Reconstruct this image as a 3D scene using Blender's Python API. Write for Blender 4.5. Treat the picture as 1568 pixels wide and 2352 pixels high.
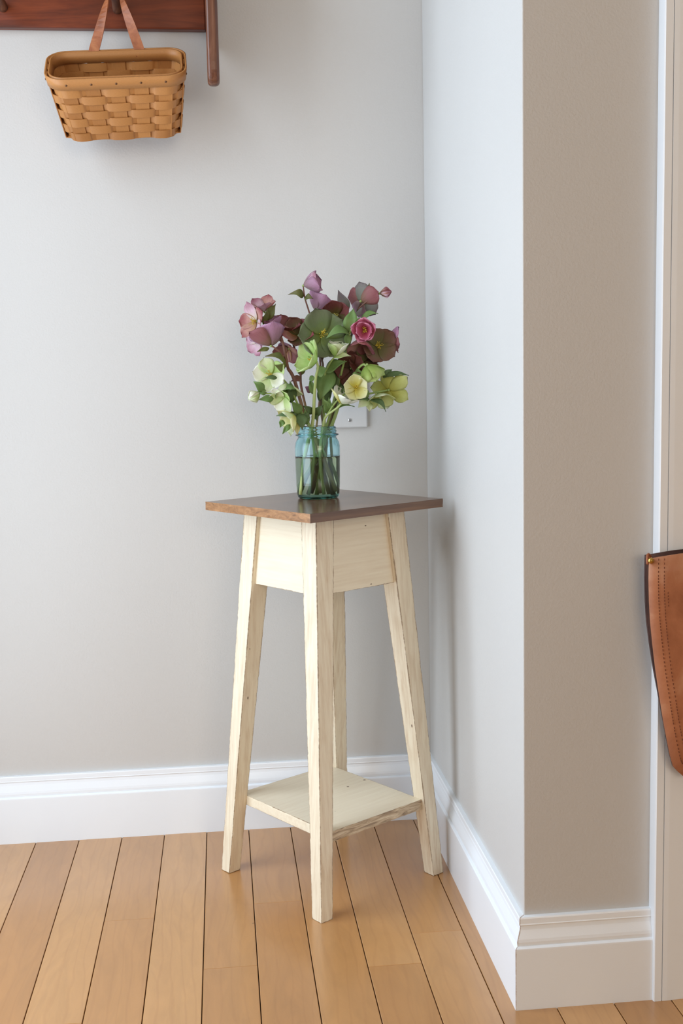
import bpy, bmesh, math, random
from mathutils import Vector, Matrix, Euler
R = math.radians
rng = random.Random(7)
scn = bpy.context.scene
for o in list(bpy.data.objects): bpy.data.objects.remove(o)
col = scn.collection

# ------------------------------------------------------------------ camera
CAM = Vector((-0.39968, -2.18240, 0.87887))
EUL = Euler((1.456024, 0.020343, -0.106926), 'XYZ')
FPX = 2597.56
cam_d = bpy.data.cameras.new('camera'); cam = bpy.data.objects.new('camera', cam_d); col.objects.link(cam)
cam.location = CAM; cam.rotation_euler = EUL
cam_d.sensor_fit = 'VERTICAL'; cam_d.sensor_height = 36.0; cam_d.lens = FPX * 36.0 / 2352.0
cam_d.clip_start = 0.02
scn.camera = cam
ROT = EUL.to_matrix()

# ------------------------------------------------------------------ world, lights, exposure
w = bpy.data.worlds.new('World'); scn.world = w; w.use_nodes = True
w.node_tree.nodes['Background'].inputs[0].default_value = (0.62, 0.76, 1.0, 1)
w.node_tree.nodes['Background'].inputs[1].default_value = 1.0
scn.view_settings.view_transform = 'Standard'
scn.view_settings.look = 'None'
scn.view_settings.gamma = 1.0
scn.view_settings.use_curve_mapping = False
scn.view_settings.exposure = 0.0
scn.cycles.transparent_max_bounces = 24

XL, XR, YB, ZC = -1.16, 2.20, -4.2, 2.55       # room extents
WIN_Y0, WIN_Y1, WIN_Z0, WIN_Z1 = -1.20, -0.26, 0.06, 2.26

def area(name, loc, rot, sx, sy, power, color):
    d = bpy.data.lights.new(name, 'AREA'); d.shape = 'RECTANGLE'; d.size = sx; d.size_y = sy
    d.energy = power; d.color = color
    o = bpy.data.objects.new(name, d); col.objects.link(o); o.location = loc; o.rotation_euler = rot
    return o
# daylight entering by the window of the left wall; then a warm fill lamp added behind the camera
area('window_daylight', (XL - 0.06, (WIN_Y0 + WIN_Y1) / 2, (WIN_Z0 + WIN_Z1) / 2), (0, R(-90), 0),
     WIN_Z1 - WIN_Z0, WIN_Y1 - WIN_Y0, 26, (0.81, 0.91, 0.99))
area('rear_warm_fill', (0.2, YB - 0.06, 1.45), (R(90), 0, 0), 1.5, 1.2, 28, (1.0, 0.78, 0.52))

# ------------------------------------------------------------------ helpers
def ray(px, py):
    return (ROT @ Vector(((px - 784) / FPX, -(py - 1176) / FPX, -1))).normalized()
def at(px, py, Y):
    d = ray(px, py); return CAM + d * ((Y - CAM.y) / d.y)

def link(o): col.objects.link(o); return o
def tag(o, label=None, cat=None, group=None, kind=None):
    if label: o['label'] = label
    if cat: o['category'] = cat
    if group: o['group'] = group
    if kind: o['kind'] = kind
    return o
def empty(name, loc):
    o = bpy.data.objects.new(name, None); o.location = loc; o.empty_display_size = 0.02
    return link(o)
def root_loc(parent):
    v = Vector((0, 0, 0)); p = parent
    while p is not None: v += p.location; p = p.parent
    return v
def mesh(name, verts, faces, mat, parent=None, smooth=False, uvs=None, bevel=0, seg=2, solid=0, subsurf=0, origin=None, edge=None):
    """verts in world coordinates; the object is placed relative to its parent"""
    off = root_loc(parent)
    org = Vector(origin) if origin is not None else off
    me = bpy.data.meshes.new(name)
    me.from_pydata([tuple(Vector(v) - org) for v in verts], [], faces)
    me.materials.append(mat)
    if uvs is not None:
        l = me.uv_layers.new(name='UVMap')
        for lp in me.loops: l.data[lp.index].uv = uvs[lp.vertex_index]
    bm = bmesh.new(); bm.from_mesh(me)
    if not solid: bmesh.ops.recalc_face_normals(bm, faces=bm.faces)
    bm.to_mesh(me); bm.free()
    if smooth:
        for p in me.polygons: p.use_smooth = True
    if mat.name == 'trim_paint':
        at_ = me.attributes.new('edge', 'FLOAT', 'POINT')
        for i in range(len(me.vertices)): at_.data[i].value = edge[i] if edge else 1.0
    o = bpy.data.objects.new(name, me)
    o.location = org - off
    o.parent = parent
    link(o)
    if solid:
        m = o.modifiers.new('s', 'SOLIDIFY'); m.thickness = solid; m.offset = 0
    if bevel:
        m = o.modifiers.new('b', 'BEVEL'); m.width = bevel; m.segments = seg; m.limit_method = 'ANGLE'; m.angle_limit = R(35)
        m.harden_normals = False
    if subsurf:
        m = o.modifiers.new('ss', 'SUBSURF'); m.levels = subsurf; m.render_levels = subsurf
    return o
BOXF = [(0, 1, 3, 2), (4, 6, 7, 5), (0, 4, 5, 1), (2, 3, 7, 6), (0, 2, 6, 4), (1, 5, 7, 3)]
def boxv(x0, x1, y0, y1, z0, z1):
    return [(x, y, z) for x in (x0, x1) for y in (y0, y1) for z in (z0, z1)]
class MB:
    def __init__(s): s.v = []; s.f = []; s.uv = []
    def add(s, v, f, uv=None):
        n = len(s.v); s.v += [tuple(a) for a in v]; s.f += [tuple(i + n for i in q) for q in f]
        s.uv += uv if uv else [(0, 0)] * len(v)
        return s
    def box(s, *a): return s.add(boxv(*a), BOXF)
def tube(pts, rad, n=10, cap=True):
    """tube along a polyline; rad is a number or a list"""
    pts = [Vector(p) for p in pts]; V = []; F = []
    if not hasattr(rad, '__len__'): rad = [rad] * len(pts)
    t0 = (pts[1] - pts[0]).normalized()
    u = t0.orthogonal().normalized()
    for i, p in enumerate(pts):
        t = (pts[min(i + 1, len(pts) - 1)] - pts[max(i - 1, 0)]).normalized()
        u = (u - t * u.dot(t)).normalized(); b = t.cross(u)
        for k in range(n):
            a = 2 * math.pi * k / n; V.append(p + (u * math.cos(a) + b * math.sin(a)) * rad[i])
    for i in range(len(pts) - 1):
        for k in range(n):
            F.append((i * n + k, i * n + (k + 1) % n, (i + 1) * n + (k + 1) % n, (i + 1) * n + k))
    if cap:
        F.append(tuple(range(n))[::-1]); m = (len(pts) - 1) * n; F.append(tuple(range(m, m + n)))
    return V, F
def spline(pts, n=6):
    """Catmull-Rom through points"""
    P = [Vector(p) for p in pts]; P = [P[0] * 2 - P[1]] + P + [P[-1] * 2 - P[-2]]; out = []
    for i in range(1, len(P) - 2):
        a, b, c, d = P[i - 1:i + 3]
        for k in range(n):
            t = k / n
            out.append(0.5 * ((2 * b) + (c - a) * t + (2 * a - 5 * b + 4 * c - d) * t * t + (3 * b - a - 3 * c + d) * t ** 3))
    out.append(P[-2]); return out
def lathe(prof, n=48, c=(0, 0, 0), axis=None, closed=False):
    V = []; F = []; m = len(prof)
    for (r, z) in prof:
        for k in range(n):
            a = 2 * math.pi * k / n; V.append(Vector((r * math.cos(a), r * math.sin(a), z)))
    for i in range(m if closed else m - 1):
        j = (i + 1) % m
        for k in range(n): F.append((i * n + k, i * n + (k + 1) % n, j * n + (k + 1) % n, j * n + k))
    q = Vector((0, 0, 1)).rotation_difference(Vector(axis)).to_matrix() if axis is not None else Matrix.Identity(3)
    return [q @ v + Vector(c) for v in V], F

# ------------------------------------------------------------------ materials
def srgb(r, g, b):
    f = lambda c: (c / 255 / 12.92) if c <= 10 else ((c / 255 + 0.055) / 1.055) ** 2.4
    return (f(r), f(g), f(b), 1)
def newmat(name):
    m = bpy.data.materials.new(name); m.use_nodes = True
    return m, m.node_tree.nodes, m.node_tree.links, m.node_tree.nodes['Principled BSDF']
def node(N, t, **k):
    n = N.new(t)
    for a, b in k.items(): setattr(n, a, b)
    return n
def ramp(N, stops, interp='LINEAR'):
    r = N.new('ShaderNodeValToRGB'); r.color_ramp.interpolation = interp
    e = r.color_ramp.elements
    while len(e) < len(stops): e.new(0.5)
    for i, (p, c) in enumerate(stops):
        e[i].position = p; e[i].color = c if hasattr(c, '__len__') else (c, c, c, 1)
    return r
def mixc(N, L, fac, a, b, mode='MIX'):
    m = N.new('ShaderNodeMix'); m.data_type = 'RGBA'; m.blend_type = mode
    for s, x in ((m.inputs[0], fac), (m.inputs[6], a), (m.inputs[7], b)):
        if hasattr(x, 'links') or hasattr(x, 'is_output'): L.new(x, s)
        else: s.default_value = x
    return m.outputs[2]
def mathn(N, L, op, a, b=None, clamp=False):
    m = N.new('ShaderNodeMath'); m.operation = op; m.use_clamp = clamp
    for s, x in ((m.inputs[0], a), (m.inputs[1], b)):
        if x is None: continue
        if hasattr(x, 'is_output'): L.new(x, s)
        else: s.default_value = x
    return m.outputs[0]
def coords(N, L, kind='Object', scale=(1, 1, 1), rot=(0, 0, 0)):
    tc = N.new('ShaderNodeTexCoord'); mp = N.new('ShaderNodeMapping')
    mp.inputs['Scale'].default_value = scale; mp.inputs['Rotation'].default_value = rot
    L.new(tc.outputs[kind], mp.inputs[0]); return mp.outputs[0]
def noise(N, L, vec, scale, detail=4, rough=0.55, dist=0.0):
    n = N.new('ShaderNodeTexNoise'); L.new(vec, n.inputs['Vector'])
    n.inputs['Scale'].default_value = scale; n.inputs['Detail'].default_value = detail
    n.inputs['Roughness'].default_value = rough; n.inputs['Distortion'].default_value = dist
    return n.outputs[0]
def bump(N, L, h, strength, dist, b):
    n = N.new('ShaderNodeBump'); n.inputs['Strength'].default_value = strength; n.inputs['Distance'].default_value = dist
    L.new(h, n.inputs['Height']); L.new(n.outputs[0], b.inputs['Normal'])
def edge_mask(N, L, vec, bias=0.0):
    """worn edges: 'edge' is 0 along a piece's arrises and 1 a few millimetres in; noise breaks the line up"""
    at_ = N.new('ShaderNodeAttribute'); at_.attribute_name = 'edge'
    n = noise(N, L, vec, 130, 6, 0.7); n2 = noise(N, L, vec, 14, 3)
    x = mathn(N, L, 'ADD', n, mathn(N, L, 'MULTIPLY', mathn(N, L, 'SUBTRACT', n2, 0.5), 0.9))
    x = mathn(N, L, 'SUBTRACT', mathn(N, L, 'ADD', x, bias), at_.outputs['Fac'])
    r = ramp(N, [(0.12, 0.0), (0.34, 1.0)]); L.new(x, r.inputs[0]); return r.outputs[0]
def flecks(N, L, vec, scale, keep, size):
    """small scattered dents"""
    vo = N.new('ShaderNodeTexVoronoi'); vo.inputs['Scale'].default_value = scale; L.new(vec, vo.inputs['Vector'])
    near = mathn(N, L, 'LESS_THAN', vo.outputs['Distance'], size)
    sep = N.new('ShaderNodeSeparateColor'); L.new(vo.outputs['Color'], sep.inputs[0])
    k = mathn(N, L, 'LESS_THAN', sep.outputs[0], keep)
    return mathn(N, L, 'MULTIPLY', near, k)

def m_wall():
    m, N, L, b = newmat('wall_paint'); v = coords(N, L)
    big = noise(N, L, v, 2.2, 3)
    c = mixc(N, L, big, srgb(199, 198, 196), srgb(205, 204, 202))
    f = flecks(N, L, v, 9, 0.10, 0.028)
    c = mixc(N, L, mathn(N, L, 'MULTIPLY', f, 0.35), c, srgb(120, 110, 100))
    L.new(c, b.inputs['Base Color']); b.inputs['Roughness'].default_value = 0.5
    b.inputs['Specular IOR Level'].default_value = 0.35
    h = noise(N, L, v, 260, 4, 0.6); bump(N, L, h, 0.22, 0.002, b); return m
def m_trim():
    m, N, L, b = newmat('trim_paint'); v = coords(N, L)
    c = mixc(N, L, noise(N, L, v, 6, 4), srgb(238, 244, 251), srgb(243, 249, 255))
    em = edge_mask(N, L, v, 0.0)
    c = mixc(N, L, mathn(N, L, 'MULTIPLY', em, 0.7), c, srgb(150, 112, 76))
    f = flecks(N, L, v, 16, 0.10, 0.05)
    c = mixc(N, L, mathn(N, L, 'MULTIPLY', f, 0.45), c, srgb(120, 105, 90))
    L.new(c, b.inputs['Base Color']); b.inputs['Roughness'].default_value = 0.32
    bump(N, L, noise(N, L, v, 60, 4), 0.06, 0.002, b); return m
def m_floor():
    m, N, L, b = newmat('maple'); tc = N.new('ShaderNodeTexCoord'); oi = N.new('ShaderNodeObjectInfo')
    off = N.new('ShaderNodeVectorMath'); off.operation = 'SCALE'; off.inputs['Scale'].default_value = 37.0
    cmb = N.new('ShaderNodeCombineXYZ')
    for i in range(3): L.new(oi.outputs['Random'], cmb.inputs[i])
    L.new(cmb.outputs[0], off.inputs[0])
    ad = N.new('ShaderNodeVectorMath'); ad.operation = 'ADD'; L.new(tc.outputs['Object'], ad.inputs[0]); L.new(off.outputs[0], ad.inputs[1])
    mp = N.new('ShaderNodeMapping'); mp.inputs['Scale'].default_value = (1, 0.22, 1); L.new(ad.outputs[0], mp.inputs[0]); v = mp.outputs[0]
    r1 = ramp(N, [(0.0, srgb(182, 130, 76)), (0.5, srgb(192, 141, 86)), (1.0, srgb(203, 154, 99))]); L.new(oi.outputs['Random'], r1.inputs[0])
    grain = noise(N, L, v, 26, 6, 0.62, 1.6)
    g = ramp(N, [(0.34, 0.90), (0.64, 1.03)]); L.new(grain, g.inputs[0])
    c = mixc(N, L, 1.0, r1.outputs[0], g.outputs[0], 'MULTIPLY')
    wv = N.new('ShaderNodeTexWave'); wv.bands_direction = 'X'; wv.inputs['Scale'].default_value = 16; wv.inputs['Distortion'].default_value = 11
    wv.inputs['Detail'].default_value = 3; wv.inputs['Detail Scale'].default_value = 0.8; L.new(v, wv.inputs['Vector'])
    wr = ramp(N, [(0.0, 0.0), (0.86, 0.0), (1.0, 1.0)]); L.new(wv.outputs['Fac'], wr.inputs[0])
    c = mixc(N, L, mathn(N, L, 'MULTIPLY', wr.outputs[0], 0.13), c, srgb(150, 98, 52))
    blot = ramp(N, [(0.42, 0.0), (0.75, 1.0)]); L.new(noise(N, L, v, 7, 4, 0.6), blot.inputs[0])
    c = mixc(N, L, mathn(N, L, 'MULTIPLY', blot.outputs[0], 0.22), c, srgb(188, 132, 78))
    f = flecks(N, L, ad.outputs[0], 14, 0.06, 0.035)
    c = mixc(N, L, mathn(N, L, 'MULTIPLY', f, 0.6), c, srgb(100, 66, 36))
    L.new(c, b.inputs['Base Color']); b.inputs['Roughness'].default_value = 0.30
    b.inputs['Specular IOR Level'].default_value = 0.55
    b.inputs['Coat Weight'].default_value = 0.7; b.inputs['Coat Roughness'].default_value = 0.22
    bump(N, L, noise(N, L, v, 18, 3), 0.05, 0.004, b); return m
def m_plain(name, c, rough=0.6, spec=0.5, metal=0.0):
    m, N, L, b = newmat(name); v = coords(N, L)
    cc = tuple(x * 0.86 for x in c[:3]) + (1,)
    L.new(mixc(N, L, noise(N, L, v, 40, 4), cc, c), b.inputs['Base Color'])
    b.inputs['Roughness'].default_value = rough; b.inputs['Specular IOR Level'].default_value = spec; b.inputs['Metallic'].default_value = metal
    return m
def m_creampaint(grain_axis=2):
    """antiqued cream paint: brown glaze dragged along the grain, worn edges, dents"""
    m, N, L, b = newmat('cream_paint_%d' % grain_axis)
    sc = [1, 1, 1]; sc[grain_axis] = 0.05
    v = coords(N, L); vg = coords(N, L, 'Object', tuple(sc))
    st = ramp(N, [(0.40, 0.0), (0.72, 1.0)]); L.new(noise(N, L, vg, 150, 5, 0.65), st.inputs[0])
    pat = ramp(N, [(0.30, 0.35), (0.62, 1.0)]); L.new(noise(N, L, v, 9, 3), pat.inputs[0])
    c = mixc(N, L, mathn(N, L, 'MULTIPLY', mathn(N, L, 'MULTIPLY', st.outputs[0], pat.outputs[0]), 0.5 if grain_axis == 2 else 0.22), srgb(235, 224, 200), srgb(176, 134, 86))
    em = edge_mask(N, L, v, -0.06)
    c = mixc(N, L, mathn(N, L, 'MULTIPLY', em, 0.75), c, srgb(124, 92, 56))
    dv = coords(N, L, 'Object', (1, 1, 0.5) if grain_axis == 2 else (0.6, 0.6, 1.1))
    c = mixc(N, L, mathn(N, L, 'MULTIPLY', flecks(N, L, dv, 36, 0.5, 0.055), 0.85), c, srgb(92, 62, 34))
    L.new(c, b.inputs['Base Color']); b.inputs['Roughness'].default_value = 0.42
    bump(N, L, st.outputs[0], 0.10, 0.0006, b); return m
def m_wood(name, dark, mid, light, axis=0, scale=30, rough=0.35, stretch=0.07, spec=0.5, detail_mix=1.0):
    m, N, L, b = newmat(name); sc = [1, 1, 1]; sc[axis] = stretch
    v = coords(N, L, 'Object', tuple(sc))
    n1 = noise(N, L, v, scale, 6, 0.65, 1.2)
    r = ramp(N, [(0.30, dark), (0.5, mid), (0.72, light)]); L.new(n1, r.inputs[0])
    L.new(r.outputs[0], b.inputs['Base Color']); b.inputs['Roughness'].default_value = rough
    b.inputs['Specular IOR Level'].default_value = spec
    bump(N, L, n1, 0.12, 0.001, b); return m
def m_splint():
    m, N, L, b = newmat('ash_splint'); oi = N.new('ShaderNodeObjectInfo')
    v = coords(N, L, 'UV', (4, 26, 1))
    r = ramp(N, [(0.0, srgb(162, 106, 54)), (1.0, srgb(192, 134, 76))]); L.new(oi.outputs['Random'], r.inputs[0])
    n1 = noise(N, L, v, 3.0, 5, 0.6); g = ramp(N, [(0.3, 0.74), (0.7, 1.08)]); L.new(n1, g.inputs[0])
    L.new(mixc(N, L, 1.0, r.outputs[0], g.outputs[0], 'MULTIPLY'), b.inputs['Base Color'])
    b.inputs['Roughness'].default_value = 0.48; return m
def m_leather(name, dark, mid, light, scale=9, rough=0.45):
    m, N, L, b = newmat(name); v = coords(N, L)
    r = ramp(N, [(0.32, dark), (0.52, mid), (0.72, light)]); L.new(noise(N, L, v, scale, 6, 0.6, 0.6), r.inputs[0])
    L.new(r.outputs[0], b.inputs['Base Color']); b.inputs['Roughness'].default_value = rough
    bump(N, L, noise(N, L, v, 420, 3), 0.15, 0.0008, b); return m
def m_petal(name, base, mid, edge, vein, trans=0.35, vein_amt=0.45):
    m, N, L, b = newmat(name)
    tc = N.new('ShaderNodeTexCoord'); sp = N.new('ShaderNodeSeparateXYZ'); L.new(tc.outputs['UV'], sp.inputs[0])
    oi = N.new('ShaderNodeObjectInfo')
    jit = mathn(N, L, 'MULTIPLY_ADD', oi.outputs['Random'], 0.30)
    jit.node.inputs[2].default_value = -0.15
    nn = noise(N, L, coords(N, L, 'Object'), 70, 3)
    u = mathn(N, L, 'ADD', sp.outputs[0], mathn(N, L, 'ADD', jit, mathn(N, L, 'MULTIPLY', mathn(N, L, 'SUBTRACT', nn, 0.5), 0.7)))
    r = ramp(N, [(0.08, base), (0.48, mid), (0.98, edge)]); L.new(u, r.inputs[0])
    vv = coords(N, L, 'UV', (1.2, 16, 1)); vn = ramp(N, [(0.52, 0.0), (0.68, 1.0)]); L.new(noise(N, L, vv, 2.2, 4, 0.6), vn.inputs[0])
    c = mixc(N, L, mathn(N, L, 'MULTIPLY', vn.outputs[0], vein_amt), r.outputs[0], vein)
    L.new(c, b.inputs['Base Color']); b.inputs['Roughness'].default_value = 0.5; b.inputs['Specular IOR Level'].default_value = 0.3
    t = N.new('ShaderNodeBsdfTranslucent'); L.new(c, t.inputs['Color'])
    mx = N.new('ShaderNodeMixShader'); mx.inputs[0].default_value = trans
    L.new(b.outputs[0], mx.inputs[1]); L.new(t.outputs[0], mx.inputs[2])
    L.new(mx.outputs[0], N['Material Output'].inputs['Surface'])
    bump(N, L, vn.outputs[0], 0.2, 0.0006, b); return m
def m_glass(name, ior, absorb, density):
    """clear refracting body, tinted by how much of it the light crosses"""
    m, N, L, b = newmat(name); N.remove(b)
    gl = N.new('ShaderNodeBsdfGlass'); gl.inputs['Roughness'].default_value = 0.0; gl.inputs['IOR'].default_value = ior
    va = N.new('ShaderNodeVolumeAbsorption'); va.inputs['Color'].default_value = absorb; va.inputs['Density'].default_value = density
    out = N['Material Output']; L.new(gl.outputs[0], out.inputs['Surface']); L.new(va.outputs[0], out.inputs['Volume'])
    return m

M = {}
M['wall'] = m_wall(); M['trim'] = m_trim(); M['floor'] = m_floor()
M['gap'] = m_plain('floor_gap', srgb(62, 44, 28), 0.9)
M['ceiling'] = m_plain('ceiling_paint', srgb(236, 234, 230), 0.8)
M['cream_z'] = m_creampaint(2); M['cream_x'] = m_creampaint(0); M['cream_y'] = m_creampaint(1)
M['top'] = m_wood('stained_top', srgb(86, 64, 52), srgb(108, 82, 66), srgb(136, 102, 76), axis=0, scale=34, rough=0.2, stretch=0.06)
M['endgrain_lit'] = m_wood('end_grain_lit', srgb(112, 78, 50), srgb(150, 108, 70), srgb(176, 132, 90), axis=1, scale=120, rough=0.45, stretch=0.35)  # end grain; colour also lightened to carry the direct light on this edge
M['bareedge'] = m_wood('bare_edge', srgb(110, 88, 66), srgb(186, 164, 134), srgb(226, 212, 184), axis=0, scale=150, rough=0.5, stretch=0.12)
M['redwood'] = m_wood('red_brown_stain', srgb(66, 26, 13), srgb(112, 48, 23), srgb(142, 68, 34), axis=0, scale=26, rough=0.35)
M['peg'] = m_wood('peg_stain', srgb(58, 34, 24), srgb(96, 62, 46), srgb(140, 100, 76), axis=1, scale=40, rough=0.4, stretch=0.3)
M['bracket'] = m_wood('bracket_stain', srgb(60, 34, 24), srgb(100, 60, 42), srgb(146, 104, 80), axis=2, scale=40, rough=0.35, stretch=0.12)
M['splint'] = m_splint()
M['strap'] = m_leather('strap_leather', srgb(132, 74, 44), srgb(164, 98, 62), srgb(184, 120, 78), 40)
M['bag'] = m_leather('tan_leather', srgb(146, 86, 54), srgb(176, 112, 76), srgb(206, 158, 122), 9)
M['bagdark'] = m_leather('dark_leather', srgb(50, 28, 24), srgb(66, 38, 32), srgb(84, 52, 42), 20)
M['thread'] = m_plain('thread', srgb(110, 58, 34), 0.8)
M['brass'] = m_plain('brass', srgb(206, 168, 92), 0.25, 0.5, 1.0)
M['tack'] = m_plain('tack', srgb(110, 76, 50), 0.4, 0.5, 0.6)
M['plate'] = m_plain('plate_plastic', srgb(214, 214, 214), 0.35)
M['screw'] = m_plain('screw_metal', srgb(205, 205, 205), 0.25, 0.5, 0.9)
M['hole'] = m_plain('screw_slot', srgb(60, 60, 60), 0.6)
M['glass'] = m_glass('aqua_glass', 1.45, (0.02, 0.76, 0.87, 1), 85.0)
M['water'] = m_glass('murky_water', 1.33, (0.70, 0.54, 0.20, 1), 24.0)
G = lambda *a: srgb(*a)
M['mauve'] = m_petal('petal_mauve', G(168, 140, 140), G(190, 150, 174), G(204, 158, 190), G(128, 76, 106))
M['pale_mauve'] = m_petal('petal_pale_mauve', G(226, 214, 200), G(224, 196, 208), G(186, 128, 148), G(160, 104, 120))
M['blush'] = m_petal('petal_blush', G(180, 140, 100), G(206, 160, 150), G(170, 92, 100), G(150, 84, 92))
M['maroon'] = m_petal('petal_maroon', G(92, 84, 36), G(112, 64, 56), G(124, 66, 66), G(70, 32, 34), 0.3)
M['darkmaroon'] = m_petal('petal_dark_maroon', G(70, 48, 34), G(98, 56, 46), G(112, 62, 54), G(54, 24, 24), 0.25)
M['olive'] = m_petal('petal_olive', G(120, 138, 66), G(114, 132, 88), G(126, 134, 106), G(88, 102, 68), 0.3, 0.35)
M['olivebrown'] = m_petal('petal_olive_brown', G(104, 104, 52), G(112, 98, 66), G(128, 86, 76), G(80, 64, 46), 0.3, 0.35)
M['dusty'] = m_petal('petal_dusty_rose', G(150, 120, 96), G(166, 112, 112), G(160, 98, 104), G(116, 66, 72))
M['pink'] = m_petal('petal_pink', G(196, 84, 110), G(212, 112, 142), G(226, 150, 176), G(170, 58, 92), 0.35, 0.3)
M['lime'] = m_petal('petal_lime', G(170, 204, 104), G(194, 220, 138), G(214, 232, 172), G(158, 192, 96), 0.4, 0.3)
M['bell'] = m_petal('petal_bell_green', G(150, 178, 84), G(174, 196, 104), G(196, 212, 140), G(140, 166, 76), 0.35, 0.3)
M['yellowgreen'] = m_petal('petal_yellow_green', G(190, 186, 84), G(204, 208, 122), G(222, 226, 160), G(170, 172, 82), 0.4, 0.3)
M['creamp'] = m_petal('petal_cream', G(222, 212, 96), G(234, 232, 168), G(244, 242, 206), G(216, 212, 140), 0.4, 0.25)
M['palegreen'] = m_petal('petal_pale_green', G(190, 212, 136), G(218, 230, 176), G(236, 240, 212), G(170, 200, 124), 0.4, 0.4)
M['whitep'] = m_petal('petal_white', G(220, 226, 170), G(240, 242, 222), G(248, 248, 240), G(206, 216, 160), 0.35, 0.25)
M['leaf'] = m_petal('leaf_green', G(130, 156, 92), G(118, 150, 86), G(136, 166, 104), G(158, 182, 124), 0.3, 0.35)
M['leafdark'] = m_petal('leaf_dark_green', G(96, 118, 72), G(94, 120, 74), G(112, 136, 92), G(132, 154, 110), 0.25, 0.35)
M['leafolive'] = m_petal('leaf_olive', G(122, 124, 64), G(112, 122, 66), G(116, 110, 70), G(90, 84, 52), 0.25, 0.35)
M['leafgrey'] = m_petal('leaf_grey_mauve', G(122, 126, 110), G(132, 130, 124), G(120, 104, 108), G(96, 90, 88), 0.25, 0.35)
M['stemgreen'] = m_plain('stem_green', srgb(150, 172, 98), 0.45)
M['stempale'] = m_plain('stem_pale', srgb(178, 194, 124), 0.45)
def m_stem(name, c, foot):
    """stem that is paler and greener towards its cut foot"""
    m, N, L, b = newmat(name); g = N.new('ShaderNodeNewGeometry'); sp = N.new('ShaderNodeSeparateXYZ'); L.new(g.outputs['Position'], sp.inputs[0])
    mr = N.new('ShaderNodeMapRange'); mr.inputs[1].default_value = 0.77; mr.inputs[2].default_value = 0.86; L.new(sp.outputs[2], mr.inputs[0])
    n = noise(N, L, coords(N, L), 60, 4); dk = tuple(x * 0.75 for x in c[:3]) + (1,)
    L.new(mixc(N, L, mr.outputs[0], foot, mixc(N, L, n, dk, c)), b.inputs['Base Color']); b.inputs['Roughness'].default_value = 0.45; return m
M['stembrown'] = m_stem('stem_brown', srgb(122, 80, 66), srgb(176, 166, 110))
M['stemdark'] = m_stem('stem_dark', srgb(88, 64, 54), srgb(150, 142, 92))
M['stamen'] = m_plain('stamen', srgb(206, 180, 60), 0.6)
M['stamenpale'] = m_plain('stamen_pale', srgb(214, 206, 110), 0.6)

# ------------------------------------------------------------------ the room
D = 0.7074            # depth of the return wall
BH, BT = 0.1315, 0.016
CX0, CT = 0.1815, 0.021   # door casing: left edge, thickness
def struct(o): return tag(o, kind='structure')
T = 0.12
struct(mesh('wall_back', boxv(XL - T, T, 0, T, -0.05, ZC), BOXF, M['wall']))
# wall returning towards the room, then the wall facing the room with a door opening: one L-shaped run of plaster
DX0, DX1, DZ = CX0 + 0.105, CX0 + 0.105 + 0.82, 2.04
LP = [(0, 0), (0, -D), (DX0, -D), (DX0, -D + T), (T, -D + T), (T, 0)]
V = [(x, y, z) for z in (-0.05, ZC) for (x, y) in LP]; n = len(LP)
F = [(i, (i + 1) % n, n + (i + 1) % n, n + i) for i in range(n)] + [tuple(range(n)), tuple(range(n, 2 * n))]
struct(mesh('wall_right', V, F, M['wall'], bevel=0.002, seg=3))
mb = MB(); mb.box(DX1, XR, -D, -D + T, -0.05, ZC); mb.box(DX0, DX1, -D, -D + T, DZ, ZC)
struct(mesh('wall_door', mb.v, mb.f, M['wall']))
# left wall with the window opening
mb = MB()
mb.box(XL - T, XL, YB, WIN_Y0, -0.05, ZC); mb.box(XL - T, XL, WIN_Y1, 0, -0.05, ZC)
mb.box(XL - T, XL, WIN_Y0, WIN_Y1, -0.05, WIN_Z0); mb.box(XL - T, XL, WIN_Y0, WIN_Y1, WIN_Z1, ZC)
struct(mesh('wall_left', mb.v, mb.f, M['wall']))
mb = MB()
mb.box(XL - T, 0.2 - 0.75, YB - T, YB, -0.05, ZC); mb.box(0.2 + 0.75, XR + T, YB - T, YB, -0.05, ZC)
mb.box(0.2 - 0.75, 0.2 + 0.75, YB - T, YB, -0.05, 0.85); mb.box(0.2 - 0.75, 0.2 + 0.75, YB - T, YB, 2.05, ZC)
struct(mesh('wall_rear', mb.v, mb.f, M['wall']))
struct(mesh('wall_side', boxv(XR, XR + T, YB, -D + T, -0.05, ZC), BOXF, M['wall']))
struct(mesh('ceiling', boxv(XL - T, XR + T, YB - T, T, ZC, ZC + 0.1), BOXF, M['ceiling']))
def window(name, y0, y1, z0, z1):
    mb = MB(); f = 0.05
    mb.box(XL - 0.05, XL + 0.012, y0 - 0.07, y0, z0 - 0.03, z1 + 0.07); mb.box(XL - 0.05, XL + 0.012, y1, y1 + 0.07, z0 - 0.03, z1 + 0.07)
    mb.box(XL - 0.05, XL + 0.012, y0, y1, z1, z1 + 0.07); mb.box(XL - 0.05, XL + 0.04, y0 - 0.09, y1 + 0.09, z0 - 0.03, z0)
    return struct(mesh(name, mb.v, mb.f, M['trim']))
window('window_1', WIN_Y0, WIN_Y1, WIN_Z0, WIN_Z1)

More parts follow.
